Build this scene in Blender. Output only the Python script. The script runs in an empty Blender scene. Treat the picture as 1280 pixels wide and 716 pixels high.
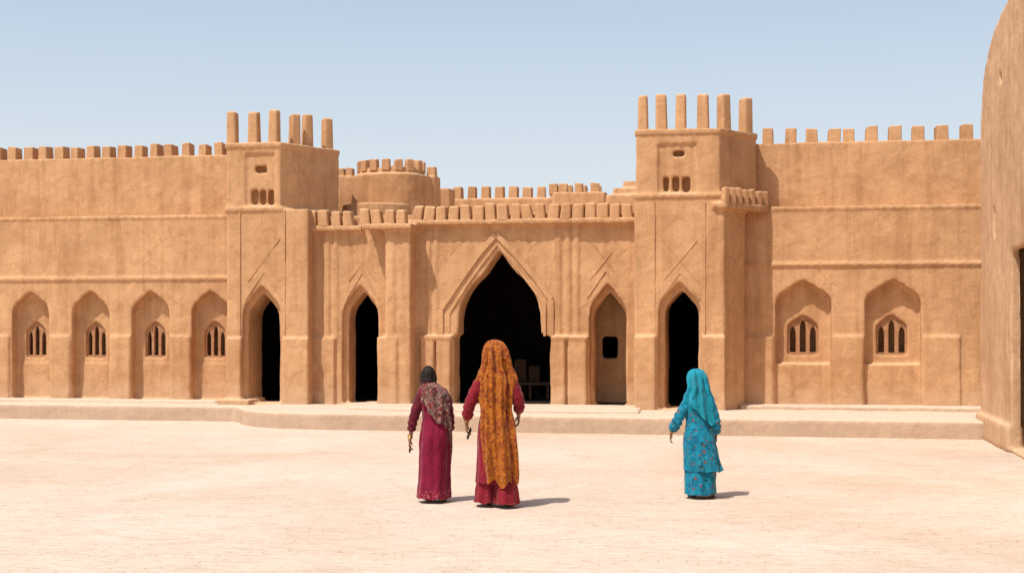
import bpy, bmesh, math, random
from mathutils import Vector, noise, geometry, Matrix
random.seed(7)
R = math.radians
scene = bpy.context.scene
# ---------------------------------------------------------------- measures
F = 1778.0; CH = 2.0; HY = 400.0; Y0 = 28.6
TH = math.atan(0.18); C = math.cos(TH); S = math.sin(TH)
def U(px, v=0.0):
    a = (px-640.0)/F
    return (a*(Y0+v*C)-v*S)/(C+a*S)
def Z(px, py, v=0.0):
    u = U(px, v)
    return CH+(HY-py)*(Y0-u*S+v*C)/F
def W(u, v, z):
    return Vector((u*C+v*S, Y0-u*S+v*C, z))

# ---------------------------------------------------------------- materials
def new_mat(name):
    m = bpy.data.materials.new(name); m.use_nodes = True
    nt = m.node_tree
    for n in list(nt.nodes): nt.nodes.remove(n)
    out = nt.nodes.new('ShaderNodeOutputMaterial')
    b = nt.nodes.new('ShaderNodeBsdfPrincipled')
    nt.links.new(b.outputs[0], out.inputs[0])
    b.inputs['Roughness'].default_value = 0.9
    b.inputs['Specular IOR Level'].default_value = 0.15
    return m, nt, b
def N(nt, t): return nt.nodes.new(t)
def ramp(nt, src, stops, interp='LINEAR'):
    r = nt.nodes.new('ShaderNodeValToRGB'); r.color_ramp.interpolation = interp
    el = r.color_ramp.elements
    el[0].position, el[0].color = stops[0][0], (*stops[0][1], 1)
    el[1].position, el[1].color = stops[-1][0], (*stops[-1][1], 1)
    for p, col in stops[1:-1]:
        e = el.new(p); e.color = (*col, 1)
    nt.links.new(src, r.inputs[0]); return r
def mix(nt, fac, a, b, mode='MIX'):
    m = nt.nodes.new('ShaderNodeMix'); m.data_type = 'RGBA'; m.blend_type = mode
    for sock, val in ((m.inputs[0], fac), (m.inputs[6], a), (m.inputs[7], b)):
        if hasattr(val, 'links'): nt.links.new(val, sock)
        elif isinstance(val, (int, float)): sock.default_value = val
        else: sock.default_value = (*val, 1)
    return m.outputs[2]
def mapping(nt, src, sc, loc=(0, 0, 0), rot=(0, 0, 0)):
    m = nt.nodes.new('ShaderNodeMapping'); m.inputs['Scale'].default_value = sc
    m.inputs['Location'].default_value = loc; m.inputs['Rotation'].default_value = rot
    nt.links.new(src, m.inputs[0]); return m.outputs[0]
def noisen(nt, vec, scale, detail=4, rough=0.55, dist=0.0):
    n = N(nt, 'ShaderNodeTexNoise'); n.inputs['Scale'].default_value = scale
    n.inputs['Detail'].default_value = detail; n.inputs['Roughness'].default_value = rough
    n.inputs['Distortion'].default_value = dist
    nt.links.new(vec, n.inputs['Vector']); return n.outputs['Fac']
def bump(nt, b, src, strength, dist, prev=None):
    n = nt.nodes.new('ShaderNodeBump'); n.inputs['Strength'].default_value = strength
    n.inputs['Distance'].default_value = dist
    nt.links.new(src, n.inputs['Height'])
    if prev is not None: nt.links.new(prev, n.inputs['Normal'])
    nt.links.new(n.outputs[0], b.inputs['Normal']); return n.outputs[0]

def adobe(name, base=(0.575, 0.326, 0.165), dust=(0.63, 0.42, 0.26)):
    m, nt, b = new_mat(name)
    tc = N(nt, 'ShaderNodeTexCoord').outputs['Object']
    n1 = noisen(nt, tc, 0.55, 5, 0.6, 0.4)
    lo = (base[0]*.88, base[1]*.84, base[2]*.80); hi = tuple(min(1, x*1.09) for x in base)
    c1 = ramp(nt, n1, [(0.33, lo), (0.52, base), (0.7, hi)]).outputs[0]
    st = noisen(nt, mapping(nt, tc, (3.2, 3.2, 0.28)), 1.3, 5, 0.65, 0.3)
    sr = ramp(nt, st, [(0.36, (0.78, 0.72, 0.66)), (0.52, (1, 1, 1)), (0.74, (1.03, 1.03, 1.03))]).outputs[0]
    c2 = mix(nt, 0.65, c1, sr, 'MULTIPLY')
    n2 = noisen(nt, tc, 3.2, 6, 0.62, 0.8)
    pr = ramp(nt, n2, [(0.35, (0.84, 0.81, 0.79)), (0.55, (1, 1, 1)), (0.7, (1.07, 1.07, 1.07))]).outputs[0]
    c3 = mix(nt, 0.75, c2, pr, 'MULTIPLY')
    n3 = noisen(nt, mapping(nt, tc, (1, 1, 2.2)), 42, 3, 0.7)
    gr = ramp(nt, n3, [(0.32, (0.74, 0.71, 0.68)), (0.55, (1, 1, 1)), (0.75, (1.14, 1.14, 1.14))]).outputs[0]
    c4 = mix(nt, 0.65, c3, gr, 'MULTIPLY')
    vo = N(nt, 'ShaderNodeTexVoronoi'); vo.feature = 'DISTANCE_TO_EDGE'; vo.inputs['Scale'].default_value = 0.9
    dn = N(nt, 'ShaderNodeTexNoise'); dn.inputs['Scale'].default_value = 2.2; dn.inputs['Detail'].default_value = 6
    nt.links.new(tc, dn.inputs['Vector'])
    vm = N(nt, 'ShaderNodeVectorMath'); vm.operation = 'MULTIPLY_ADD'; nt.links.new(dn.outputs['Color'], vm.inputs[0])
    vm.inputs[1].default_value = (.9, .9, .9); nt.links.new(tc, vm.inputs[2]); nt.links.new(vm.outputs[0], vo.inputs['Vector'])
    cr = ramp(nt, vo.outputs['Distance'], [(0.0, (.60, .54, .48)), (0.009, (1, 1, 1))]).outputs[0]
    crm = ramp(nt, n1, [(.45, (0, 0, 0)), (.6, (.6, .6, .6))]).outputs[0]
    c4 = mix(nt, crm, c4, mix(nt, 1.0, c4, cr, 'MULTIPLY'))
    sep = N(nt, 'ShaderNodeSeparateXYZ'); nt.links.new(tc, sep.inputs[0])
    ma = N(nt, 'ShaderNodeMath'); ma.operation = 'MULTIPLY_ADD'
    nt.links.new(n2, ma.inputs[0]); ma.inputs[1].default_value = -0.9
    nt.links.new(sep.outputs[2], ma.inputs[2])
    fr = ramp(nt, ma.outputs[0], [(0.0, (0.5, 0.5, 0.5)), (0.35, (0, 0, 0))]).outputs[0]
    c5 = mix(nt, fr, c4, tuple(x*0.88 for x in dust))
    g = N(nt, 'ShaderNodeNewGeometry'); s2 = N(nt, 'ShaderNodeSeparateXYZ')
    nt.links.new(g.outputs['True Normal'], s2.inputs[0])
    ur = ramp(nt, s2.outputs[2], [(0.6, (0, 0, 0)), (0.95, (0.85, 0.85, 0.85))]).outputs[0]
    c6 = mix(nt, ur, c5, dust)
    nt.links.new(c6, b.inputs['Base Color'])
    b.inputs['Roughness'].default_value = 0.95
    b1 = bump(nt, b, n2, 0.45, 0.035)
    b2 = bump(nt, b, noisen(nt, tc, 14, 5, 0.65), 0.55, 0.018, b1)
    bump(nt, b, n3, 0.6, 0.007, b2)
    return m
M_ADOBE = adobe('mud_plaster')
M_ADOBE2 = adobe('mud_plaster_side', (0.62, 0.385, 0.225))
M_STEP = adobe('terrace_plaster', (0.50, 0.32, 0.19), (0.62, 0.48, 0.365))

def flatmat(name, col, rough=0.8, var=0.25, scale=12):
    m, nt, b = new_mat(name)
    tc = N(nt, 'ShaderNodeTexCoord').outputs['Object']
    n = noisen(nt, tc, scale, 5)
    r = ramp(nt, n, [(0.3, tuple(x*(1-var) for x in col)), (0.7, tuple(min(1, x*(1+var)) for x in col))])
    nt.links.new(r.outputs[0], b.inputs['Base Color']); b.inputs['Roughness'].default_value = rough
    bump(nt, b, n, 0.3, 0.005)
    return m
M_SHADE = flatmat('interior_painted_shade', (0.018, 0.012, 0.009), 0.95)  # near-black colour paints indoor shade so openings read black
M_WOOD = flatmat('old_timber', (0.10, 0.055, 0.03), 0.8)
M_SCREEN = flatmat('window_clay', (0.38, 0.19, 0.095), 0.9)

# ---------------------------------------------------------------- mesh helpers
def prism(bm, outer, v0, v1, holes=()):
    loops = [outer]+list(holes)
    tris = geometry.tessellate_polygon([[Vector((p[0], p[1], 0)) for p in l] for l in loops])
    fr, bk = [], []
    for l in loops:
        for p in l:
            fr.append(bm.verts.new(W(p[0], v0, p[1]))); bk.append(bm.verts.new(W(p[0], v1, p[1])))
    fs = []
    for t in tris:
        try:
            fs.append(bm.faces.new([fr[i] for i in t])); fs.append(bm.faces.new([bk[i] for i in reversed(t)]))
        except ValueError: pass
    k = 0
    for l in loops:
        n = len(l)
        for i in range(n):
            a, b = k+i, k+(i+1) % n
            fs.append(bm.faces.new((fr[a], fr[b], bk[b], bk[a])))
        k += n
    bmesh.ops.recalc_face_normals(bm, faces=fs)
def rect(u0, u1, z0, z1): return [(u0, z0), (u1, z0), (u1, z1), (u0, z1)]
def plan(bm, pts, z0, z1, top=None):
    top = top or pts
    lo = [bm.verts.new(W(p[0], p[1], z0)) for p in pts]
    hi = [bm.verts.new(W(p[0], p[1], z1)) for p in top]
    n = len(pts)
    fs = [bm.faces.new(lo), bm.faces.new(hi)]
    for i in range(n): fs.append(bm.faces.new((lo[i], lo[(i+1) % n], hi[(i+1) % n], hi[i])))
    bmesh.ops.recalc_face_normals(bm, faces=fs)
def box(bm, u0, u1, v0, v1, z0, z1): plan(bm, [(u0, v0), (u1, v0), (u1, v1), (u0, v1)], z0, z1)
def grow(pts, d):
    cx = sum(p[0] for p in pts)/len(pts); cy = sum(p[1] for p in pts)/len(pts)
    return [(p[0]+d*(1 if p[0] > cx else -1), p[1]+d*(1 if p[1] > cy else -1)) for p in pts]
MER = bmesh.new(); POST = bmesh.new(); LOG = bmesh.new()
def peg(bm, u, v, w, d, z0, z1, lean=0.0, ang=0.0, taper=.06):
    """flat-topped mud block, slightly tapered and out of true"""
    j = lambda a: random.uniform(-a, a)
    w *= 1+j(0.08); z1 += j(0.06*(z1-z0)); lean += j(.014); ang += j(.07)
    lo, hi = [], []
    for x, y in ((-1, -1), (1, -1), (1, 1), (-1, 1)):
        ca, sa = math.cos(ang), math.sin(ang)
        def rot(a, b_): return a*ca-b_*sa, a*sa+b_*ca
        a, b_ = rot(x*w/2, y*d/2); lo.append(bm.verts.new(W(u+a, v+b_, z0)))
        a, b_ = rot(x*w/2*(1-taper)+j(.009), y*d/2*(1-taper)); hi.append(bm.verts.new(W(u+lean+a, v+b_, z1+j(.016))))
    fs = [bm.faces.new(lo), bm.faces.new(hi)]
    for i in range(4): fs.append(bm.faces.new((lo[i], lo[(i+1) % 4], hi[(i+1) % 4], hi[i])))
    bmesh.ops.recalc_face_normals(bm, faces=fs)
def cyl(bm, u, v, r0, r1, z0, z1, seg=40):
    plan(bm, [(u+r0*math.cos(2*math.pi*i/seg), v+r0*math.sin(2*math.pi*i/seg)) for i in range(seg)], z0, z1,
         [(u+r1*math.cos(2*math.pi*i/seg), v+r1*math.sin(2*math.pi*i/seg)) for i in range(seg)])
def beam(bm, u0, z0, u1, z1, w, v, proud):
    d = Vector((u1-u0, z1-z0)).normalized(); n = Vector((-d.y, d.x))*w/2
    prism(bm, [(u0+n.x, z0+n.y), (u0-n.x, z0-n.y), (u1-n.x, z1-n.y), (u1+n.x, z1+n.y)], v-proud, v+0.05)
PROF = [(1, 0), (1.0, .16), (.97, .32), (.88, .48), (.73, .60), (.60, .66), (.46, .76), (.28, .87), (.12, .95), (0, 1.0)]
def arch(u0, u1, zb, zs, zp, prof=PROF):
    c0 = (u0+u1)/2; h = (u1-u0)/2
    pts = [(u0, zb), (u1, zb)]
    pts += [(c0+h*x, zs+(zp-zs)*y) for x, y in prof]
    pts += [(c0-h*x, zs+(zp-zs)*y) for x, y in reversed(prof[:-1])]
    return pts
TEX = {}
def cloudtex(sc, depth):
    k = (sc, depth)
    if k not in TEX:
        t = bpy.data.textures.new('clouds', 'CLOUDS'); t.noise_scale = sc; t.noise_depth = depth; TEX[k] = t
    return TEX[k]
def empty(name, loc=(0, 0, 0)):
    e = bpy.data.objects.new(name, None); e.location = loc; e.empty_display_size = 0.3
    scene.collection.objects.link(e); return e
def obj(bm, name, mat, parent=None, smooth=False):
    me = bpy.data.meshes.new(name); bm.to_mesh(me); bm.free()
    me.materials.append(mat)
    o = bpy.data.objects.new(name, me); scene.collection.objects.link(o)
    if parent: o.parent = parent
    if smooth: me.polygons.foreach_set('use_smooth', [True]*len(me.polygons))
    return o
def adobe_obj(bm, name, parent, mat=M_ADOBE, voxel=0.03, d1=0.045, d2=0.014, sm=1):
    o = obj(bm, name, mat, parent)
    r = o.modifiers.new('mass', 'REMESH'); r.mode = 'VOXEL'; r.voxel_size = voxel; r.use_smooth_shade = True
    s = o.modifiers.new('soften', 'SMOOTH'); s.factor = 0.5; s.iterations = sm
    for sc, st, dp in ((0.7, d1, 2), (0.2, d2, 3)):
        d = o.modifiers.new('erosion', 'DISPLACE'); d.texture = cloudtex(sc, dp); d.strength = st
        d.mid_level = 0.5; d.texture_coords = 'GLOBAL'
    return o
def plain_obj(bm, name, parent, mat=M_ADOBE, bev=0.012, seg=2, wob=0.0):
    o = obj(bm, name, mat, parent, seg > 2)
    b = o.modifiers.new('bevel', 'BEVEL'); b.width = bev; b.segments = seg; b.limit_method = 'ANGLE'
    if wob: o.modifiers.new('wn', 'WEIGHTED_NORMAL')
    return o

# ================================================================ FORT
fort = empty('mud_brick_fort')
B = bmesh.new
Zf = 0.30
uL0 = -16.5
def lancets(bm, u0, u1, z0, z1, n, v0, v1):
    w = (u1-u0)/n; holes = []
    for i in range(n):
        h = w*0.30; cc = u0+w*(i+.5)
        top = z1-0.13*(z1-z0)-(abs(i-(n-1)/2)*0.16*(z1-z0))
        holes.append(arch(cc-h, cc+h, z0+0.05, top-0.16, top, [(1, 0), (.85, .5), (.45, .85), (0, 1)]))
    prism(bm, arch(u0-0.02, u1+0.02, z0-0.02, z0+(z1-z0)*0.62, z1+0.02), v0, v1, holes)
bm = B(); scr = B()
cents = [263-75*i for i in range(0, 9)]
holes = []; wh = []
for cpx in cents:
    uc = U(cpx)
    if uc-0.5 < uL0+0.3: continue
    h = 0.42
    holes.append(arch(uc-h, uc+h, Zf+0.02, 2.05, 2.62))
    wh.append(arch(uc-0.23, uc+0.23, 1.20, 1.64, 1.98))
    lancets(scr, uc-0.23, uc+0.23, 1.20, 1.98, 3, 0.30, 0.36)
uT = U(290)
prism(bm, rect(uL0, uT, 0, 4.17), 0, 0.26, holes)
prism(bm, rect(uL0, uT, 0, 4.10), 0.24, 0.50, wh)
box(bm, uL0, uT, 0.9, 1.2, 0, 4.1); box(bm, uL0, uT, 0.1, 1.2, 3.95, 4.14)
box(bm, uL0, uT, 0.3, 0.9, 0.0, 0.3)
box(bm, uL0, uT, 0.45, 0.85, 3.9, 5.50)
box(bm, uL0, uT, 0.22, 0.44, 0.3, 1.08)
plan(bm, [(uL0, -0.035), (uT, -0.035), (uT, 0.2), (uL0, 0.2)], 2.84, 2.90)
plan(bm, [(uL0, -0.02), (uT, -0.02), (uT, 0.2), (uL0, 0.2)], 4.14, 4.20)
for cpx in cents:
    uc = U(cpx+37.5)
    if uc < uT: box(bm, uc-0.21, uc+0.21, -0.045, 0.2, 0, 1.66)
u = uL0+0.2
while u < uT-0.1:
    peg(MER, u+random.uniform(-.02, .02), 0.65, 0.20, 0.34, 5.40, 5.76); u += 0.365
adobe_obj(bm, 'left_wing_walls', fort)
plain_obj(scr, 'left_wing_window_screens', fort, M_SCREEN, 0.006)

bm = B(); scr = B()
uR0 = U(915); uR1 = 9.9
holes = []; wh = []
for cpx, hw in ((1004, 36), (1116, 36)):
    uc = U(cpx); h = 0.53
    holes.append(arch(uc-h, uc+h, Zf+0.02, 2.22, 2.78))
    wh.append(arch(uc-0.29, uc+0.29, 1.32, 1.78, 2.10))
    lancets(scr, uc-0.29, uc+0.29, 1.32, 2.10, 3, 0.31, 0.37)
    box(bm, uc-h-0.05, uc+h+0.05, 0.10, 0.4, 0, 1.15)
prism(bm, rect(uR0, uR1, 0, 4.17), 0, 0.26, holes)
prism(bm, rect(uR0, uR1, 0, 4.10), 0.24, 0.50, wh)
box(bm, uR0, uR1, 0.9, 1.2, 0, 4.1); box(bm, uR0, uR1, 0.1, 1.2, 3.95, 4.14)
box(bm, U(925, .45), uR1, 0.45, 0.85, 3.9, 5.50)
box(bm, U(928), uR1, -0.04, 0.2, 3.05, 3.10)
box(bm, U(928), uR1, -0.02, 0.2, 4.14, 4.20)
for a, b_ in ((905, 966), (1042, 1078), (1154, 1200)):
    box(bm, U(a), U(b_), -0.05, 0.2, 0, 1.69)
for px in (960, 988, 1015, 1042, 1061, 1089, 1118, 1147, 1177, 1208, 1236):
    peg(MER, U(px, .65), 0.65, 0.23, 0.36, 5.40, 5.78)
adobe_obj(bm, 'right_wing_walls', fort)
plain_obj(scr, 'right_wing_window_screens', fort, M_SCREEN, 0.006)

def tower(pxl, pxr, pxs, vF, vS, zt, zb, frame, slots, postpx):
    bm = B()
    uL = U(pxl, vF); uR = U(pxr, vF); uS = U(pxs, vS)
    vB = vS+1.4; uB = U(pxs-4, vB)
    g_ = (uS-uR)/(vS-vF)
    body = [(uL, vF+0.24), (uR+0.24*g_, vF+0.24), (uS, vS), (uB, vB), (uL, vB)]
    plan(bm, body, zb, zt)
    dz = lambda px, py: Z(px, py, vF)
    f = rect(U(frame[0], vF), U(frame[2], vF), dz(frame[0], frame[3]), dz(frame[0], frame[1]))
    prism(bm, rect(uL, uR, zb, zt), vF, vF+0.05, [f])
    sh = [rect(U(a, vF), U(c_, vF), dz(a, d_), dz(a, b_)) for a, b_, c_, d_ in slots]
    prism(bm, rect(uL, uR, zb, zt), vF+0.045, vF+0.30, sh)
    plan(bm, [(uR-.1, vF), (uR, vF), (uR+.4*g_, vF+.4), (uR-.1, vF+.4)], zb, zt)
    full = [(uL, vF), (uR, vF), (uS, vS), (uB, vB), (uL, vB)]
    plan(bm, grow(full, 0.03), zt-0.10, zt+0.0)
    plan(bm, grow(full, 0.035), zb-0.03, zb+0.04)
    for px, v, a in postpx:
        peg(POST, U(px, v), v, 0.22, 0.22, zt-0.05, zt+0.64, 0, a, .10)
    return bm
bm = tower(283, 350, 423, -0.7, 0.75, 5.60, 4.24, (306, 192, 346, 258),
           [(318, 207, 333, 216), (313, 237, 321, 256), (324, 237, 331, 256), (334, 237, 341, 256)],
           [(291, -0.56, 0), (318, -0.56, 0), (343, -0.56, 0), (368, -.12, .8), (384, .22, .8), (409, .68, .8)])
uL = U(283, -.7); uR = U(385, -.7)
zs = Z(330, 405, -.7); zp = Z(330, 360, -.7)
prism(bm, rect(uL, uR, 0, 4.24), -0.70, -0.52, [arch(U(303, -.7), U(352, -.7), Zf+.02, zs, zp+0.05)])
prism(bm, rect(uL, uR, 0, 4.24), -0.54, 0.3, [arch(U(311, -.52), U(350, -.52), Zf+.02, zs-0.02, zp-0.1)])
box(bm, uL, U(302, -.7), -0.76, 0, 0, 1.64); box(bm, U(354, -.7), U(386, -.7), -0.76, 0, 0, 1.64)
box(bm, uL-0.1, U(312, -.9), -0.95, 0, 0.1, 0.40)
adobe_obj(bm, 'west_tower', fort)

bm = tower(795, 899, 945, -1.1, -0.1, 5.62, 4.35, (822, 180, 872, 244),
           [(841, 188, 856, 196), (829, 221, 836, 240), (840, 221, 849, 240), (853, 221, 862, 240)],
           [(804, -0.96, 0), (827, -0.96, 0), (851, -0.96, 0), (879, -0.96, 0), (905, -0.80, .8), (932, -.25, .8)])
uL = U(793, -1.1); uR = U(905, -1.1)
zs = Z(850, 400, -1.1); zp = Z(850, 356, -1.1)
prism(bm, rect(uL, uR, 0, 4.35), -1.10, -0.92, [arch(U(823, -1.1), U(876, -1.1), Zf+.02, zs, zp+0.05)])
prism(bm, rect(uL, uR, 0, 4.35), -0.94, 0.3, [arch(U(831, -.92), U(873, -.92), Zf+.02, zs-0.02, zp-0.1)])
plan(bm, [(uR-0.1, -1.1), (uR, -1.1), (U(930, -.35), -.35), (U(932, 0.02), 0.02), (U(930, 0.3), 0.3), (uR-0.1, 0.3)], 0, 4.30)
box(bm, uL, U(819, -1.1), -1.17, -.5, 0, 1.7); box(bm, U(877, -1.1), uR+.02, -1.17, -.5, 0, 1.7)
plan(bm, [(uR-.2, -1.18), (uR+.05, -1.18), (U(960, -.1), -.1), (U(960, .5), 0.5), (uR-.2, .5)], 4.10, 4.22)
for t in [i/6 for i in range(7)]:
    pu = (uR+.02)*(1-t)+(U(955, -.1))*t; pv = -1.10*(1-t)-0.08*t
    peg(LOG, pu, pv, 0.15, 0.15, 4.18, 4.50, 0, .7)
adobe_obj(bm, 'east_tower', fort)

bm = B()
v = -0.35
zs = Z(453, 405, v); zp = Z(453, 360, v)
prism(bm, rect(U(380, v), U(500, v), 0, 3.9), v, v+.14, [arch(U(428, v), U(473, v), Zf+.02, zs, zp+.05)])
prism(bm, rect(U(380, v), U(520, v), 0, 3.9), v+.12, 0.3, [arch(U(434, v), U(472, v), Zf+.02, zs, zp-.08)])
box(bm, U(386, v), U(419, v), v-.07, 0, 0, 1.64)
box(bm, U(406, v), U(412, v), v-.035, 0, 1.6, 3.9); box(bm, U(418, v), U(422, v), v-.03, 0, 1.6, 3.9)
box(bm, U(481, -.75), U(513, -.75), -0.75, 0.2, 0, 3.9)
box(bm, U(471, -.8), U(495, -.8), -0.8, 0.2, 0, 1.66)
box(bm, U(484, -.78), U(492, -.78), -0.78, 0, 1.6, 3.9)
v = -0.3
mouth = [(567, 505), (567, 421), (572, 417), (573, 396), (576, 380), (584, 364), (594, 352), (602, 344), (608, 336), (615, 325), (624, 312),
         (633, 324), (640, 334), (647, 342), (656, 350), (666, 362), (672, 376), (675, 392), (676, 417), (688, 421), (688, 505)]
mh = [(U(px, v), (Z(px, py, v) if py < 500 else Zf+.02)) for px, py in mouth]
prism(bm, rect(U(505, v), U(800, v), 0, 4.0), v, 0.0,
      [mh, arch(U(737, v), U(783, v), Zf+.02, Z(757, 405, v), Z(757, 354, v))])
mh2 = [(p[0], p[1]) for p in mh]
prism(bm, rect(U(505, v), U(800, v), 0, 4.0), -0.05, 0.3,
      [mh2, arch(U(741, v), U(781, v), Zf+.02, Z(757, 408, v), Z(757, 364, v))])
for a, b_ in ((527, 543), (547, 564), (690, 707), (711, 734)):
    box(bm, U(a, v), U(b_, v), v-.10, 0, 0, 1.66)
for a, b_ in ((534, 538), (543, 547), (694, 700), (707, 713), (718, 723)):
    box(bm, U(a, v), U(b_, v), v-.035, 0, 1.6, 3.95)
box(bm, U(525, v), U(566, v), v-.12, 0, 1.63, 1.69); box(bm, U(689, v), U(736, v), v-.12, 0, 1.63, 1.69)
box(bm, U(386, -.5), U(452, -.5), -0.5, 0.3, 3.80, 3.91)
box(bm, U(452, -.9), U(514, -.9), -0.9, 0.3, 3.80, 3.91)
box(bm, U(512, -.48), U(796, -.48), -0.48, 0.3, 3.90, 4.00)
for px in range(391, 450, 15): peg(LOG, U(px, -.38), -.38+random.uniform(-.02, .02), 0.215, 0.22, 3.88, 4.22, random.uniform(-.05, .02))
for px in range(458, 514, 15): peg(LOG, U(px, -.76), -.76+random.uniform(-.02, .02), 0.21, 0.22, 3.88, 4.19, random.uniform(-.05, .02))
for i in range(18):
    px = 521+i*15.5
    peg(LOG, U(px, -.36), -.36+random.uniform(-.02, .02), 0.225, 0.22, 3.96, 4.29, random.uniform(-.05, .05))
box(bm, U(386, -.2), U(796, -.2), -.2, .3, 3.85, 4.12)
prism(bm, rect(U(722, .8), U(792, .8), 0, 3.8), .8, 1.0, [rect(U(753, .8), U(772, .8), Z(760, 448, .8), Z(760, 421, .8))])
box(bm, U(722, .8), U(728, .8), 0.1, .9, 0, 3.8)
box(bm, U(788, .8), U(794, .8), 0.1, .9, 0, 3.8)
adobe_obj(bm, 'gatehouse_front', fort)

bm = B()
v = -0.3
def pl(pts, w, v, proud):
    for (a, b_), (c_, d_) in zip(pts, pts[1:]):
        beam(bm, U(a, v), Z(a, b_, v), U(c_, v), Z(c_, d_, v), w, v, proud)
pl([(551, 420), (551, 386), (575, 350), (600, 315), (620, 293)], 0.11, v, .045)
pl([(621, 293), (645, 318), (668, 345), (689, 374), (689, 420)], 0.11, v, .042)
pl([(561, 420), (561, 392), (582, 358), (603, 328), (621, 305)], 0.05, v, .030)
pl([(622, 305), (643, 330), (662, 355), (681, 380), (681, 420)], 0.05, v, .028)
for (cx, y0, y1, hw, v) in ((330, 298, 352, 20, -.70), (453, 305, 352, 17, -.35), (757, 300, 350, 20, -.3), (850, 300, 352, 22, -1.1)):
    pl([(cx-hw, y0), (cx+hw, y1)], 0.012, v, .010); pl([(cx+hw, y0), (cx-hw, y1)], 0.012, v, .011)
    pl([(cx-hw-3, y1+22), (cx, y1-12)], 0.024, v, .016); pl([(cx, y1-12), (cx+hw+3, y1+22)], 0.024, v, .017)
for px in (571, 665): pl([(px-8, 300), (px+8, 318)], .012, -.3, .010); pl([(px+8, 300), (px-8, 318)], .012, -.3, .011)
for px, v in ((300, -.7), (356, -.7), (818, -1.1), (881, -1.1)): pl([(px, 262 if v > -1 else 252), (px, 418)], .025, v, .018)
plain_obj(bm, 'relief_bands', fort, M_ADOBE, 0.005)

bm = B()
box(bm, uL0, uR1, 0.6, 12.0, 3.62, 3.80)
box(bm, uL0, uR1, 11.8, 12.2, 0, 5.0)
box(bm, uL0-.3, uL0+.1, 0, 12.2, 0, 5.0)
obj(bm, 'roof_deck', M_ADOBE, fort)
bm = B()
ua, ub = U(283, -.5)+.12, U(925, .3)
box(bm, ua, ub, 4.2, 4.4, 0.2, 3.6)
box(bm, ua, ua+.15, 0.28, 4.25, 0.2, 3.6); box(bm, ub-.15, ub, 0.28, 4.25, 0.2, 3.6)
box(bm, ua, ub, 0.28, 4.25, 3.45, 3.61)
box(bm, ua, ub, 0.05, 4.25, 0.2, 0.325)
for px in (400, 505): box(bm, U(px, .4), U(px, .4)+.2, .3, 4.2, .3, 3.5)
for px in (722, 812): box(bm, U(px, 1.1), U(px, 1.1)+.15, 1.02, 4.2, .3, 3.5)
obj(bm, 'gate_hall_interior', M_SHADE, fort)
bm = B()
box(bm, U(640, 1.8), U(690, 1.8), 1.6, 2.2, 0.62, 0.68)
for px in (643, 664, 686): box(bm, U(px, 1.8)-.03, U(px, 1.8)+.03, 1.65, 2.15, 0.32, 0.62)
box(bm, U(640, 2), U(655, 2), 2.3, 2.7, 0.32, 1.15); box(bm, U(658, 2), U(672, 2), 2.3, 2.6, 0.32, 1.0)
plain_obj(bm, 'hall_bench_and_chests', fort, M_WOOD, .01)

bm = B()
vt = 3.0
ut = U(489, vt); rt = 0.92
cyl(bm, ut, vt, rt, rt*.98, 3.7, 5.24)
cyl(bm, ut, vt, rt*.82, rt*.80, 5.2, 5.38)
for i in range(16):
    a = 2*math.pi*i/16+.1
    peg(MER, ut+rt*.76*math.cos(a), vt+rt*.76*math.sin(a), .18, .15, 5.3, 5.56, 0, a-math.pi/2)
cyl(bm, ut, vt-1.2, rt*.86, rt*.80, 3.7, 4.50)
box(bm, U(421, 3.3), U(440, 3.3), 3.3, 3.9, 3.7, 5.32)
peg(MER, U(427, 3.45), 3.45, .17, .2, 5.26, 5.5); peg(MER, U(438, 3.45), 3.45, .17, .2, 5.26, 5.5)
box(bm, U(534, 3.6), U(546, 3.6), 3.4, 4.0, 3.7, 5.3); peg(MER, U(540, 3.6), 3.6, .2, .22, 5.25, 5.5)
box(bm, U(543, 4.4), U(563, 4.4), 4.3, 4.9, 3.7, 5.08)
adobe_obj(bm, 'round_turret', fort, voxel=.035)
bm = B()
v = 7.0
box(bm, U(555, v), U(755, v), v, v+.45, 3.7, Z(650, 247, v))
zz = Z(650, 247, v)
for i in range(11):
    px = 573+i*17.3; peg(MER, U(px, v+.2), v+.2, .22, .3, zz-.05, zz+.29)
box(bm, U(690, v-1.5), U(757, v-1.5), v-1.5, v-1.1, 3.7, Z(720, 240, v-1.5))
for px in (692, 704, 724, 744): peg(MER, U(px, v-1.3), v-1.3, .2, .25, Z(720, 241, v-1.5)-.03, Z(720, 228, v-1.5))
box(bm, U(757, 3.5), U(800, 3.5), 3.5, 4.4, 3.7, Z(775, 243, 3.5)); box(bm, U(765, 3.5), U(800, 3.5), 3.6, 4.4, 3.7, Z(775, 234, 3.5))
box(bm, U(777, 3.5), U(800, 3.5), 3.7, 4.4, 3.7, Z(775, 225, 3.5))
adobe_obj(bm, 'rear_court_wall', fort, voxel=.04)
plain_obj(MER, 'battlements', fort, M_ADOBE, .022, 3, 1)
plain_obj(POST, 'tower_pinnacles', fort, M_ADOBE, .05, 4, 1)
plain_obj(LOG, 'gate_parapet_blocks', fort, M_ADOBE, .04, 3, 1)

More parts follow.
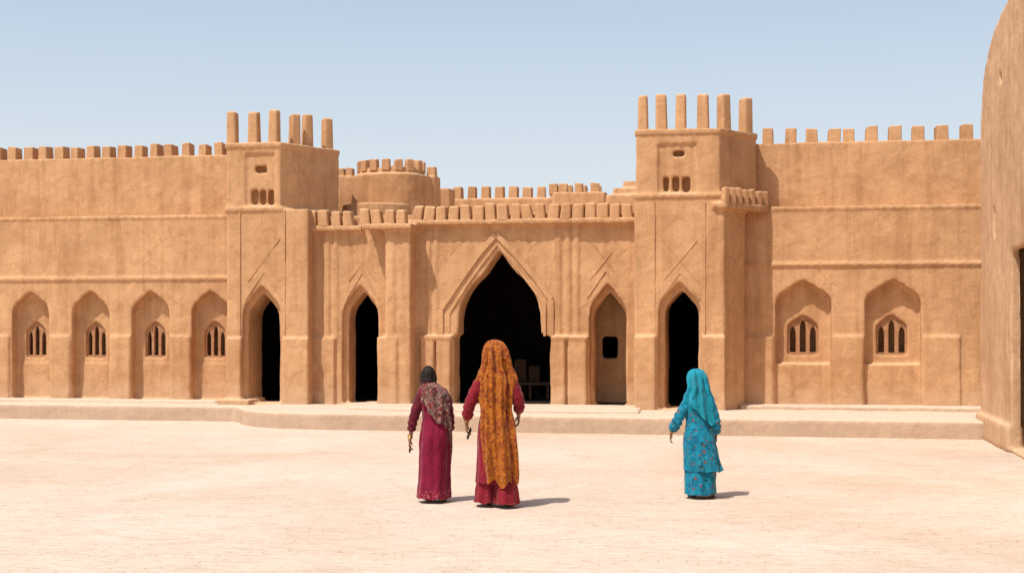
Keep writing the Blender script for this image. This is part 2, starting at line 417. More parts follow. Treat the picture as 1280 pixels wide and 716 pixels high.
# ================================================================ TERRACE
bm = B()
pts = [(uL0, 1.0), (uL0, -1.5), (U(292, -1.5), -1.5), (U(298, -1.8), -1.75), (U(303, -2.3), -2.3), (U(318, -2.8), -2.75), (U(345, -3.1), -3.05),
       (U(400, -3.2), -3.2), (8.62, -3.3), (8.75, -3.2), (8.9, -2.4), (9.9, -2.0), (9.9, 1.0)]
plan(bm, pts, -0.1, Zf)
adobe_obj(bm, 'terrace', None, M_STEP, .04, 0.04, 0.015, 2)
bm = B()
box(bm, U(925, -.6), 9.3, -0.62, 0.1, 0.2, 0.37)
box(bm, uL0, U(270, -.5), -0.55, 0.1, 0.2, 0.34)
plan(bm, [(U(430, -2.2), -2.0), (U(520, -2.2), -2.3), (U(800, -2.2), -2.3), (U(800, -1), -0.4), (U(430, -1), -0.4)], .2, .345)
adobe_obj(bm, 'low_step', None, M_STEP, .04, 0.02, 0.01, 2)

# ================================================================ SIDE WALL
bm = B()
uw = 8.68
def vprism(bm, outer, u0, u1, holes=()):
    loops = [outer]+list(holes)
    tris = geometry.tessellate_polygon([[Vector((p[0], p[1], 0)) for p in l] for l in loops])
    a_, b_ = [], []
    for l in loops:
        for p in l: a_.append(bm.verts.new(W(u0, p[0], p[1]))); b_.append(bm.verts.new(W(u1, p[0], p[1])))
    fs = []
    for t in tris: fs.append(bm.faces.new([a_[i] for i in t])); fs.append(bm.faces.new([b_[i] for i in t]))
    k = 0
    for l in loops:
        n = len(l)
        for i in range(n): fs.append(bm.faces.new((a_[k+i], a_[k+(i+1) % n], b_[k+(i+1) % n], b_[k+i])))
        k += n
    bmesh.ops.recalc_face_normals(bm, faces=fs)
prof = [(-2.5, 0), (-2.5, 5.55), (-2.62, 5.85), (-2.95, 6.2), (-3.4, 6.5), (-4.0, 6.72), (-4.8, 6.86), (-5.8, 7.0), (-7.0, 7.4), (-8.0, 8.0), (-14, 8.4), (-14, 0)]
slit = [(-4.1, 3.35), (-3.94, 3.35), (-3.94, 3.82), (-4.1, 3.82)]
slit2 = [(-4.75, 5.75), (-4.5, 5.75), (-4.5, 5.92), (-4.75, 5.92)]
door = [(-8.4, .04), (-5.65, .04), (-5.65, 3.0), (-5.75, 3.06), (-8.3, 3.1), (-8.4, 3.0)]
door2 = [(-8.8, .04), (-4.9, .04), (-4.9, 3.3), (-8.8, 3.3)]
vprism(bm, prof, uw, uw+.14, [slit, slit2, door])
vprism(bm, prof, uw+.12, uw+.55, [slit, slit2, door2])
vprism(bm, [p for p in prof], uw+1.6, uw+2.0)
box(bm, uw-.07, uw+.2, -5.62, -2.42, 0, .40)
box(bm, uw, uw+2.0, -2.9, -2.5, 0, 5.4)
box(bm, uw, uw+2.0, -14, -13.6, 0, 8.2)
box(bm, uw+.1, uw+2.0, -14, -2.5, 3.6, 3.8)
wall = adobe_obj(bm, 'mud_wall', None, M_ADOBE2, .04, 0.045, 0.012, 1)
bm = B(); box(bm, uw+.58, uw+.66, -9.2, -4.6, 0.02, 3.5); obj(bm, 'doorway_shade_sheet', M_SHADE, wall)  # added dark sheet behind the doorway, its colour stands in for shade

# ================================================================ GROUND
m, nt, b = new_mat('dusty_paving')
tc = N(nt, 'ShaderNodeTexCoord').outputs['Object']
dn = N(nt, 'ShaderNodeTexNoise'); dn.inputs['Scale'].default_value = 1.5; dn.inputs['Detail'].default_value = 5
nt.links.new(tc, dn.inputs['Vector'])
vm = N(nt, 'ShaderNodeVectorMath'); vm.operation = 'MULTIPLY_ADD'
nt.links.new(dn.outputs['Color'], vm.inputs[0]); vm.inputs[1].default_value = (.6, .42, 0); nt.links.new(tc, vm.inputs[2])
br = N(nt, 'ShaderNodeTexBrick'); nt.links.new(mapping(nt, vm.outputs[0], (1, 1, 1), rot=(0, 0, R(7))), br.inputs['Vector'])
br.inputs['Scale'].default_value = 1.0; br.inputs['Brick Width'].default_value = .26; br.inputs['Row Height'].default_value = .13
br.inputs['Mortar Size'].default_value = .014; br.inputs['Mortar Smooth'].default_value = 1.0; br.inputs['Bias'].default_value = 0.1
br.inputs['Color1'].default_value = (1, 1, 1, 1); br.inputs['Color2'].default_value = (.92, .90, .88, 1); br.inputs['Mortar'].default_value = (.80, .73, .66, 1)
n1 = noisen(nt, tc, .22, 4, .6, .5)
base = ramp(nt, n1, [(.35, (.60, .455, .34)), (.5, (.64, .51, .405)), (.68, (.68, .56, .465))]).outputs[0]
n2 = noisen(nt, mapping(nt, tc, (1, 1.6, 1)), 1.3, 6, .65, .6)
dustf = ramp(nt, n2, [(.36, (1, 1, 1)), (.60, (.15, .15, .15))]).outputs[0]
c1 = mix(nt, dustf, base, br.outputs['Color'], 'MULTIPLY')
rip = noisen(nt, mapping(nt, tc, (1.6, 5, 1), rot=(0, 0, R(3))), 2.6, 6, .66, 1.0)
c1 = mix(nt, .65, c1, ramp(nt, rip, [(.36, (.80, .75, .70)), (.5, (1, 1, 1)), (.7, (1.05, 1.05, 1.05))]).outputs[0], 'MULTIPLY')
n3 = noisen(nt, tc, 30, 4, .7)
c2 = mix(nt, .6, c1, ramp(nt, n3, [(.3, (.78, .76, .74)), (.6, (1.06, 1.06, 1.06))]).outputs[0], 'MULTIPLY')
nt.links.new(c2, b.inputs['Base Color'])
inv = N(nt, 'ShaderNodeMath'); inv.operation = 'MULTIPLY'; nt.links.new(br.outputs['Fac'], inv.inputs[0]); nt.links.new(dustf, inv.inputs[1])
iv = N(nt, 'ShaderNodeMath'); iv.operation = 'SUBTRACT'; iv.inputs[0].default_value = 1; nt.links.new(inv.outputs[0], iv.inputs[1])
b1 = bump(nt, b, iv.outputs[0], .45, .010)
b2 = bump(nt, b, rip, .6, .04, b1)
bump(nt, b, n3, .5, .008, b2)
b.inputs['Roughness'].default_value = .95
bm = B()
bmesh.ops.create_grid(bm, x_segments=8, y_segments=8, size=400)
g = obj(bm, 'ground', m)

# ================================================================ PEOPLE
def cloth(name, base, pats, rough=.75, sheen=.2, wr=.5):
    m, nt, b = new_mat(name)
    tc0 = N(nt, 'ShaderNodeTexCoord').outputs['Object']
    dn = N(nt, 'ShaderNodeTexNoise'); dn.inputs['Scale'].default_value = 28; dn.inputs['Detail'].default_value = 2
    nt.links.new(tc0, dn.inputs['Vector'])
    vm = N(nt, 'ShaderNodeVectorMath'); vm.operation = 'MULTIPLY_ADD'
    nt.links.new(dn.outputs['Color'], vm.inputs[0]); vm.inputs[1].default_value = (.05, .05, .05); nt.links.new(tc0, vm.inputs[2])
    tc = vm.outputs[0]
    n = noisen(nt, tc, 7, 4)
    col = ramp(nt, n, [(.3, tuple(x*.75 for x in base)), (.7, tuple(min(1, x*1.15) for x in base))]).outputs[0]
    for kind, sc, thr, c_ in pats:
        if kind == 'dot':
            vo = N(nt, 'ShaderNodeTexVoronoi'); vo.inputs['Scale'].default_value = sc; nt.links.new(tc, vo.inputs['Vector'])
            f = ramp(nt, vo.outputs['Distance'], [(thr, (1, 1, 1)), (thr+.06, (0, 0, 0))]).outputs[0]
        elif kind == 'ring':
            vo = N(nt, 'ShaderNodeTexVoronoi'); vo.inputs['Scale'].default_value = sc; nt.links.new(tc, vo.inputs['Vector'])
            f = ramp(nt, vo.outputs['Distance'], [(thr-.1, (0, 0, 0)), (thr, (1, 1, 1)), (thr+.1, (0, 0, 0))]).outputs[0]
        elif kind == 'hem':
            sp = N(nt, 'ShaderNodeSeparateXYZ'); nt.links.new(tc, sp.inputs[0])
            f0 = ramp(nt, sp.outputs[2], [(0, (1, 1, 1)), (sc-.01, (1, 1, 1)), (sc, (0, 0, 0))]).outputs[0]
            vo = N(nt, 'ShaderNodeTexVoronoi'); vo.inputs['Scale'].default_value = 46; nt.links.new(tc, vo.inputs['Vector'])
            f1 = ramp(nt, vo.outputs['Distance'], [(thr, (1, 1, 1)), (thr+.1, (0, 0, 0))]).outputs[0]
            f = mix(nt, 1.0, f0, f1, 'MULTIPLY')
        else:
            nn = noisen(nt, tc, sc, 3, .6, 1.2)
            f = ramp(nt, nn, [(thr-.03, (0, 0, 0)), (thr+.03, (1, 1, 1))]).outputs[0]
        col = mix(nt, f, col, c_)
    nt.links.new(col, b.inputs['Base Color']); b.inputs['Roughness'].default_value = rough
    b.inputs['Sheen Weight'].default_value = sheen; b.inputs['Sheen Roughness'].default_value = .4
    b1 = bump(nt, b, noisen(nt, mapping(nt, tc0, (1, 1, .35)), 16, 4, .6, .6), wr, .02)
    bump(nt, b, noisen(nt, tc0, 180, 2), .2, .002, b1)
    return m
M_SKIN = flatmat('brown_skin', (.27, .13, .075), .5, .1, 20)
M_HAIR, nt, b = new_mat('black_hair'); tc = N(nt, 'ShaderNodeTexCoord').outputs['Object']
hn = noisen(nt, mapping(nt, tc, (1, 1, .12)), 150, 3)
nt.links.new(ramp(nt, hn, [(.35, (.006, .004, .004)), (.7, (.035, .022, .016))]).outputs[0], b.inputs['Base Color'])
b.inputs['Roughness'].default_value = .5; bump(nt, b, hn, .8, .004)
M_GOLD, nt_, b_ = new_mat('gold_bangle'); b_.inputs['Base Color'].default_value = (.75, .45, .15, 1); b_.inputs['Metallic'].default_value = 1; b_.inputs['Roughness'].default_value = .3
M_LEATHER = flatmat('dark_leather', (.03, .018, .014), .5)
M_EYE = flatmat('eye', (.05, .03, .02), .2)

def tube(bm, pts, rad, seg=16, asp=None):
    pts = [Vector(p) for p in pts]; n = len(pts)
    d0 = (pts[1]-pts[0]).normalized(); d1 = (pts[-1]-pts[-2]).normalized()
    P = [pts[0]-d0*rad[0]*.95, pts[0]-d0*rad[0]*.6]+pts+[pts[-1]+d1*rad[-1]*.6, pts[-1]+d1*rad[-1]*.95]
    Q = [rad[0]*.25, rad[0]*.78]+list(rad)+[rad[-1]*.78, rad[-1]*.25]
    rings = []; x = None
    for i, p in enumerate(P):
        a = P[max(0, i-1)]; c_ = P[min(len(P)-1, i+1)]; t = (c_-a).normalized()
        if x is None:
            x = Vector((1, 0, 0)) if abs(t.x) < .8 else Vector((0, 1, 0))
        x = (x-t*x.dot(t)).normalized(); y = t.cross(x)
        ax, ay = asp if asp else (1, 1)
        rings.append([bm.verts.new(p+(x*math.cos(2*math.pi*k/seg)*ax+y*math.sin(2*math.pi*k/seg)*ay)*Q[i]) for k in range(seg)])
    fs = [bm.faces.new(rings[0]), bm.faces.new(rings[-1])]
    for r0, r1 in zip(rings, rings[1:]):
        for k in range(seg): fs.append(bm.faces.new((r0[k], r0[(k+1) % seg], r1[(k+1) % seg], r1[k])))
    bmesh.ops.recalc_face_normals(bm, faces=fs)
def ellip(bm, c_, r, seg=24, fn=None):
    res = bmesh.ops.create_uvsphere(bm, u_segments=seg, v_segments=seg//2+4, radius=1)
    for v in res['verts']:
        p = v.co.copy()
        if fn: p = fn(p)
        v.co = Vector((p.x*r[0], p.y*r[1], p.z*r[2]))+Vector(c_)
def interp(rows, t):
    n = len(rows)-1; f = t*n; i = min(int(f), n-1); w = f-i
    p0 = rows[max(0, i-1)]; p1 = rows[i]; p2 = rows[i+1]; p3 = rows[min(n, i+2)]
    return tuple(.5*((2*b)+(-a+c)*w+(2*a-5*b+4*c-d)*w*w+(-a+3*b-3*c+d)*w**3) for a, b, c, d in zip(p0, p1, p2, p3))
def garment(rows, seed, foldk=(7, 12), amp=(.0, .06), nz=90, ns=144, wrinkle=.006):
    bm = B(); rings = []
    for i in range(nz+1):
        t = i/nz; z, cx, cy, rx, ry = interp(rows, t)
        A = amp[0]+(amp[1]-amp[0])*max(0, (t-.15)/.85)**1.2
        ring = []
        for k in range(ns):
            a = 2*math.pi*k/ns
            f = .55*math.sin(foldk[0]*a+seed+1.2*math.sin(2.3*z+seed))+.45*math.sin(foldk[1]*a+seed*2+1.7*z)
            f += .8*noise.noise(Vector((math.cos(a)*2.4+seed, math.sin(a)*2.4, z*1.6)))
            f = f if f > 0 else f*1.25
            q = 1+A*f
            w = wrinkle*noise.noise(Vector((math.cos(a)*4+seed*3, math.sin(a)*4, z*13)))
            w += wrinkle*.9*max(0, math.sin(z*26+a*3+seed))**3*max(0, 1-abs(t-.45)*3)
            ring.append(bm.verts.new((cx+(rx*q+w)*math.cos(a), cy+(ry*q+w)*math.sin(a), z+(A*.12*f if t > .95 else 0))))
        rings.append(ring)
    for r0, r1 in zip(rings, rings[1:]):
        for k in range(ns): bm.faces.new((r0[k], r0[(k+1) % ns], r1[(k+1) % ns], r1[k]))
    return bm
def drape(rows, seed, nz=110, ns=90, amp=.012, hem=.05, k=(9, 15), slant=0.0):
    """open cloth wrapped round the back: rows (z,cx,cy,rx,ry,a0,a1) angles deg from back (-y), + toward +x"""
    bm = B(); rings = []
    for i in range(nz+1):
        t = i/nz; z, cx, cy, rx, ry, a0, a1 = interp(rows, t)
        ring = []
        for j in range(ns+1):
            s_ = j/ns; a = R(a0+(a1-a0)*s_)
            A = amp*min(1, t*3)
            f = math.sin(k[0]*a+seed+2*t)+.6*math.sin(k[1]*a+seed*1.7-3*t)+1.4*noise.noise(Vector((a*1.7+seed, z*2.2, seed)))
            f += .5*noise.noise(Vector((a*5+seed, z*9, 1.3)))
            hz = hem*(noise.noise(Vector((a*1.8, seed, 3.1)))+.35*math.sin(a*9+seed))*max(0, (t-.6)/.4)
            hz -= slant*math.sin(a)*max(0, (t-.35)/.65)
            ring.append(bm.verts.new((cx+(rx+A*f)*math.sin(a), cy-(ry+A*f)*math.cos(a), z+hz)))
        rings.append(ring)
    for r0, r1 in zip(rings, rings[1:]):
        for j in range(ns): bm.faces.new((r0[j], r0[j+1], r1[j+1], r1[j]))
    return bm
def cloth_obj(bm, name, mat, par, thick=.004):
    o = obj(bm, name, mat, par, True)
    s_ = o.modifiers.new('thickness', 'SOLIDIFY'); s_.thickness = thick; s_.offset = 1
    return o
def hand(bm, w, d, palm, side, k, curl=1.0):
    w = Vector(w); d = Vector(d).normalized(); palm = Vector(palm); palm = (palm-d*palm.dot(d)).normalized()
    side = Vector(side); side = (side-d*side.dot(d)-palm*side.dot(palm)).normalized()
    L = .085*k
    for i, (o_, fl, r) in enumerate(((.030, .072, .0085), (.010, .080, .009), (-.010, .074, .0085), (-.028, .058, .0075))):
        b0 = w+side*o_*.45*k; kn = w+d*L*(1-.03*abs(i-1))+side*o_*k
        tube(bm, [b0, kn], [.013*k, .0125*k], 12)
        p = kn; ang = R(14)*curl; pts = [p]
        for sgl in (.45, .32, .23):
            ang_d = d*math.cos(ang)+palm*math.sin(ang)
            p = p+ang_d*fl*sgl*k; pts.append(p); ang += R(24)*curl+R(3)*i
        tube(bm, pts, [r*k, r*.95*k, r*.88*k, r*.75*k], 10)
    tube(bm, [w-d*.01*k, w+d*.03*k], [.019*k, .020*k], 12)
    b0 = w+d*.02*k+side*.015*k
    t1 = b0+(d*.6+side*.75+palm*.25).normalized()*.042*k
    tube(bm, [b0, t1, t1+(d*.85+side*.35+palm*.4).normalized()*.03*k, t1+(d*.9+side*.3+palm*.45).normalized()*.052*k], [.014*k, .0115*k, .0105*k, .0085*k], 10)
def figure(par, k, hz, hx, hy, turn, arms, feet, hipz, shz, bare=False):
    bm = B()
    def hf(p):
        q = p.copy()
        if q.z < 0: q.x *= 1-.28*(-q.z)**1.2; q.y = q.y*(1-.12*(-q.z))+.10*(-q.z)
        if q.y < 0: q.y *= 1.05
        return q
    hd = B(); ellip(hd, (0, 0, 0), (.074*k, .094*k, .116*k), 28, hf)
    tube(hd, [(0, .088*k, .012*k), (0, .107*k, -.028*k)], [.009*k, .015*k], 10)
    tube(hd, [(-.022*k, .086*k, -.058*k), (0, .093*k, -.058*k), (.022*k, .086*k, -.058*k)], [.006*k, .009*k, .006*k], 8)
    tube(hd, [(-.02*k, .08*k, -.095*k), (.02*k, .08*k, -.095*k)], [.018*k, .018*k], 10)
    for sx in (-1, 1):
        tube(hd, [(sx*.074*k, -.005*k, .022*k), (sx*.08*k, -.012*k, 0), (sx*.074*k, -.002*k, -.028*k)], [.010*k, .011*k, .008*k], 8)
        tube(hd, [(sx*.045*k, .078*k, .026*k), (sx*.016*k, .09*k, .03*k)], [.008*k, .008*k], 8)
    Mh = Matrix.Translation((hx, hy, hz)) @ Matrix.Rotation(R(turn), 4, 'Z')
    hd.transform(Mh)
    me = bpy.data.meshes.new('t'); hd.to_mesh(me); hd.free(); bm.from_mesh(me); bpy.data.meshes.remove(me)
    tube(bm, [(hx*.6, 0, shz+.0), (hx, hy-.01, hz-.06*k)], [.056*k, .052*k], 16)
    tube(bm, [(0, 0, hipz-.02), (0, 0, hipz+.14*k), (0, .0, shz-.22*k), (0, 0, shz-.10*k)], [.115*k, .095*k, .100*k, .07*k], 20, (1.15, .85))
    for (sh, el, wr, hdir, palm, curl) in arms:
        sh, el, wr = Vector(sh), Vector(el), Vector(wr)
        tube(bm, [Vector((0, 0, sh.z-.02)), sh*.8+Vector((0, 0, sh.z*.2-.02)), sh.lerp(el, .2), sh.lerp(el, .6), el, el.lerp(wr, .35), wr], [.045*k, .040*k, .040*k, .038*k, .033*k, .033*k, .022*k], 14)
        hand(bm, wr, hdir, palm, (0, 1, 0.1), k, curl)
    for sx, (fx, fy, yaw, lift) in zip((-1, 1), feet):
        an = Vector((fx, fy, .075*k+lift)); hp = Vector((sx*.085*k, 0, hipz)); kn = Vector((hp.x*.5+an.x*.5, max(hp.y, an.y*.5)+.03, hipz*.53))
        tube(bm, [hp, hp.lerp(kn, .5), kn, kn.lerp(an, .35), an], [.080*k, .070*k, .052*k, .048*k, .034*k], 16)
        fd = Vector((math.sin(R(yaw)), math.cos(R(yaw)), 0))
        he = an-fd*.035*k; he.z = .034*k+lift
        tube(bm, [he, he+fd*.09*k+Vector((0, 0, .008)), he+fd*.16*k-Vector((0, 0, .006+lift*.7)), he+fd*.2*k-Vector((0, 0, .012+lift))], [.03*k, .032*k, .033*k, .022*k], 14)
        for tt in range(5):
            sd = Vector((fd.y, -fd.x, 0))
            b0 = he+fd*.19*k+sd*(tt-2)*.014*k-Vector((0, 0, .014+lift)); tube(bm, [b0, b0+fd*(.028-.004*abs(tt-1.5))*k], [.009*k, .008*k], 8)
    o = obj(bm, 'body', M_SKIN, par)
    r = o.modifiers.new('one_surface', 'REMESH'); r.mode = 'VOXEL'; r.voxel_size = .0055; r.use_smooth_shade = True
    s_ = o.modifiers.new('soft', 'SMOOTH'); s_.factor = .5; s_.iterations = 2
    bm = B()
    for fx, fy, yaw, lift in feet:
        fd = Vector((math.sin(R(yaw)), math.cos(R(yaw)), 0)); p = Vector((fx, fy, .008))-fd*.05*k
        sd = Vector((fd.y, -fd.x, 0)); L = .25*k
        out = []
        for i in range(24):
            a = 2*math.pi*i/24; y = math.cos(a); x = math.sin(a)
            out.append(p+fd*(L/2+y*L/2)+sd*x*(.036+.008*y)*k)
        def lz(q):
            s0 = max(0, min(1, 1-(q-p).dot(fd)/(L*.75))); return lift*1.1*s0
        lo = [bm.verts.new((q.x, q.y, .003+lz(q))) for q in out]; hi = [bm.verts.new((q.x, q.y, .018+lz(q))) for q in out]
        fs = [bm.faces.new(lo), bm.faces.new(hi)]+[bm.faces.new((lo[i], lo[(i+1) % 24], hi[(i+1) % 24], hi[i])) for i in range(24)]
        bmesh.ops.recalc_face_normals(bm, faces=fs)
        q = p+fd*.17*k
        tube(bm, [q-sd*.042*k+Vector((0, 0, .01)), q+Vector((0, 0, .058*k)), q+sd*.042*k+Vector((0, 0, .01))], [.008*k]*3, 8)
    obj(bm, 'sandals', M_LEATHER, par, True)
    bm = B()
    for sx in (-1, 1): ellip(bm, (sx*.03*k, .087*k, .012*k), (.012*k, .007*k, .006*k), 12)
    bm.transform(Mh); obj(bm, 'eyes', M_EYE, par, True)
    bm = B()
    def cap(p):
        q = p.copy()
        if q.y > .45: q *= .93
        if q.z < -.3 and q.y > -.1: q *= .86
        if bare and q.z > 0: q.x *= 1-.10*q.z
        return q
    if bare:
        ellip(bm, (0, -.016*k, .010*k), (.088*k, .104*k, .122*k), 56, cap)
        ellip(bm, (0, -.070*k, -.060*k), (.080*k, .052*k, .085*k), 32)
        for sx in (-1, 1): tube(bm, [(sx*.074*k, -.005*k, .04*k), (sx*.086*k, -.03*k, -.03*k), (sx*.07*k, -.06*k, -.10*k)], [.02*k, .024*k, .02*k], 12)
    else:
        ellip(bm, (0, -.010*k, .004*k), (.078*k, .094*k, .112*k), 32, cap)
        ellip(bm, (0, -.070*k, -.055*k), (.055*k, .042*k, .06*k), 20)
    for v in bm.verts: 
        a = math.atan2(v.co.x, -v.co.y)
        v.co += v.co.normalized()*(.0022*math.sin(a*26+v.co.z*30)+.003*noise.noise(Vector((a*5, v.co.z*8, 0))))
        if bare: v.co *= 1-.035*math.exp(-(v.co.x/(.010*k))**2)*(1 if v.co.z > 0 else 0)
    bm.transform(Mh)
    obj(bm, 'hair', M_HAIR, par, True)
def sleeve(bm, sh, el, wr, r, frac, seed):
    sh, el, wr = Vector(sh), Vector(el), Vector(wr)
    sh = Vector((sh.x*.80, sh.y, sh.z+.004))
    end = el.lerp(wr, frac); P = []; Q = []; n = 40
    for i in range(n+1):
        t = i/n
        p = (1-t)**2*sh+2*t*(1-t)*(el*1.0+(el-(sh+end)/2)*.5)+t*t*end
        dome = math.sqrt(max(0.02, 1-(1-min(1, t/.13))**2))
        P.append(p); Q.append((r[0]*(1-t)+r[1]*t)*dome+.007*math.sin(t*34+seed)*t+.006*noise.noise(Vector((t*8, seed, 0)))*min(1, t*6))
    rings = []; x = None
    for i, p in enumerate(P):
        t = (P[min(n, i+1)]-P[max(0, i-1)]).normalized()
        if x is None: x = Vector((1, 0, 0))
        x = (x-t*x.dot(t)).normalized(); y = t.cross(x)
        rings.append([bm.verts.new(p+(x*math.cos(2*math.pi*k/28)+y*math.sin(2*math.pi*k/28))*Q[i]*(1+.10*noise.noise(Vector((math.cos(2*math.pi*k/28)*1.5+seed, math.sin(2*math.pi*k/28)*1.5, i*.33))))) for k in range(28)])
    bm.faces.new(rings[0])
    for r0, r1 in zip(rings, rings[1:]):
        for k in range(28): bm.faces.new((r0[k], r0[(k+1) % 28], r1[(k+1) % 28], r1[k]))
def bangle(bm, wr, d, r, n=3):
    wr = Vector(wr); d = Vector(d).normalized(); x = d.orthogonal().normalized(); y = d.cross(x)
    for q in range(n):
        c_ = wr-d*(.01+.014*q); rings = []
        for i in range(24):
            a = 2*math.pi*i/24; rad = x*math.cos(a)+y*math.sin(a)
            rings.append([bm.verts.new(c_+rad*(r+.004*math.cos(2*math.pi*j/6))+d*.004*math.sin(2*math.pi*j/6)) for j in range(6)])
        for i in range(24):
            for j in range(6): bm.faces.new((rings[i][j], rings[i][(j+1) % 6], rings[(i+1) % 24][(j+1) % 6], rings[(i+1) % 24][j]))
def gpos(px, py):
    d = CH*F/(py-HY); return ((px-640)/F*d, d, 0)

# ---- woman in crimson with dark hair, scarf over the shoulders
w = empty('woman', gpos(542, 627))
k = .88
MC = cloth('crimson_dress_cloth', (.18, .005, .028), [('hem', .17, .26, (.36, .17, .10))], wr=.7)
MC2 = cloth('maroon_sleeve_cloth', (.10, .007, .016), [('dot', 45, .1, (.28, .09, .045))])
MS = cloth('grey_rose_scarf_cloth', (.21, .11, .085), [('noise', 16, .50, (.17, .018, .025)), ('ring', 30, .33, (.40, .28, .20)), ('noise', 30, .56, (.035, .02, .022))], wr=.8)
aL = ((-.150, 0, 1.195), (-.215, -.02, .95), (-.262, .03, .69)); aR = ((.15, 0, 1.195), (.180, -.03, .95), (.176, .04, .70))
figure(w, k, 1.385, -.060, .0, 10, [(*aL, (-.1, .15, -1), (1, 0, 0), 1.3), (*aR, (0, .2, -1), (-1, 0, 0), 1.0)],
       [(-.06, .08, -4, 0), (.085, -.085, 8, 0.02)], .75, 1.27, True)
cloth_obj(garment([(1.30, -.04, .01, .055, .055), (1.275, -.03, .0, .09, .072), (1.245, -.01, 0, .150, .088), (1.17, 0, 0, .172, .110), (1.05, .01, 0, .150, .115), (.93, .015, 0, .136, .108),
    (.82, .02, 0, .152, .13), (.70, .02, .0, .170, .15), (.5, .015, .01, .168, .155), (.3, .01, .01, .172, .165), (.15, .005, -.005, .178, .175), (.05, .0, -.01, .185, .19)], 1.3, (6, 11), (0, .08)), 'dress', MC, w)
bm = B(); sleeve(bm, *aL, (.062, .040), .62, 1.0); sleeve(bm, *aR, (.062, .040), .62, 2.0); cloth_obj(bm, 'sleeves', MC2, w)
cloth_obj(drape([(1.325, -.055, -.01, .084, .090, -80, 150), (1.30, -.045, -.012, .090, .106, -95, 160), (1.265, -.02, -.015, .112, .118, -110, 160),
    (1.22, .0, -.015, .142, .125, -100, 145), (1.16, .01, -.01, .160, .138, -75, 125), (1.09, .015, -.01, .165, .145, -50, 104), (1.02, .02, -.01, .162, .145, -32, 92), (.95, .02, -.01, .158, .145, -12, 80), (.88, .02, -.01, .156, .145, 5, 68)], 2.1, amp=.012, hem=.05, slant=.04), 'scarf', MS, w)
bm = B()
for q in range(3):
    P = [(.12+.012*q, -.11, 1.08), (.165+.01*q, -.09, .92), (.18+.008*q, -.05, .76), (.188+.006*q, -.02, .60), (.186, .0, .46-.03*q)]
    tube(bm, P, [.018, .014, .012, .010, .006], 10)
obj(bm, 'scarf_tail', MS, w, True)
bm = B(); bangle(bm, aL[2], (-.1, .15, -1), .027, 3); bangle(bm, aR[2], (0, .2, -1), .027, 4); obj(bm, 'bangles', M_GOLD, w, True)
bm = B(); tube(bm, [(-.262, .07, .60), (-.268, .085, .555)], [.020, .023], 14, (.55, 1.1)); obj(bm, 'small_pouch', M_LEATHER, w, True)

# ---- tall woman in orange shawl
w = empty('woman', gpos(621, 633))
k = 1.04
MR = cloth('red_dress_cloth', (.20, .008, .018), [('dot', 40, .12, (.33, .10, .05)), ('hem', .09, .28, (.38, .19, .08))], wr=.7)
MO = cloth('orange_shawl_cloth', (.39, .105, .008), [('noise', 11, .52, (.23, .036, .006)), ('ring', 20, .36, (.46, .15, .014)), ('dot', 28, .18, (.12, .024, .010)), ('noise', 34, .57, (.13, .03, .010)), ('noise', 60, .61, (.48, .18, .022))], wr=.7)
aL = ((-.180, 0, 1.385), (-.285, -.06, 1.13), (-.325, .05, .90)); aR = ((.175, 0, 1.385), (.238, -.07, 1.14), (.235, .08, .985))
figure(w, k, 1.650, -.015, .01, 0, [(*aL, (-.02, .25, -1), (1, .2, 0), 1.4), (*aR, (.0, .25, -1), (-1, 0, 0), 1.2)],
       [(-.08, .18, -6, 0), (.10, -.10, 16, 0.025)], .90, 1.46)
cloth_obj(garment([(1.50, -.01, .01, .06, .06), (1.47, -.01, 0, .11, .085), (1.43, 0, 0, .178, .11), (1.34, 0, 0, .200, .13), (1.2, 0, 0, .180, .135), (1.06, 0, 0, .165, .13), (.95, 0, 0, .185, .15),
    (.82, 0, .0, .205, .165), (.62, 0, .01, .210, .17), (.42, 0, .01, .212, .175), (.26, 0, .01, .222, .18)], 4.2, (6, 10), (0, .06)), 'tunic', MR, w)
for nm, x, y, sd in (('left_trouser_leg', -.095, .06, 1), ('right_trouser_leg', .10, -.05, 5)):
    cloth_obj(garment([(.75, x*.8, 0, .09, .09), (.5, x, y*.4, .10, .12), (.3, x, y*.7, .118, .14), (.17, x*1.05, y, .13, .165), (.05, x*1.1, y, .14, .18)], sd, (5, 9), (.02, .10), 50, 90), nm, MR, w)
bm = B(); sleeve(bm, *aL, (.066, .054), .74, 3.0); sleeve(bm, *aR, (.066, .052), .55, 5.0); cloth_obj(bm, 'sleeves', MR, w)
cloth_obj(drape([(1.792, -.02, .0, .0005, .0005, -178, 178), (1.785, -.02, .0, .044, .050, -150, 150), (1.758, -.02, .0, .084, .10, -136, 136), (1.70, -.02, -.005, .115, .130, -130, 130), (1.63, -.018, -.01, .130, .142, -130, 130),
    (1.56, -.015, -.015, .134, .140, -135, 135), (1.50, -.015, -.01, .145, .138, -140, 140), (1.44, -.01, -.01, .178, .145, -120, 120), (1.36, -.005, -.01, .206, .160, -85, 90), (1.22, -.01, -.01, .196, .170, -70, 72), (1.08, -.01, -.01, .188, .170, -64, 66),
    (.95, -.01, -.01, .198, .180, -60, 64), (.8, .0, -.01, .212, .195, -55, 62), (.62, .01, -.01, .22, .205, -50, 62), (.46, .02, -.01, .225, .21, -44, 60), (.30, .03, -.01, .225, .21, -36, 58)], 3.7, amp=.019, hem=.10, nz=150, ns=130, k=(8, 17)), 'shawl', MO, w)
bm = B(); bangle(bm, aL[2], (-.02, .25, -1), .029, 3); bangle(bm, aR[2], (0, .25, -1), .029, 3); obj(bm, 'bangles', M_GOLD, w, True)
bm = B()
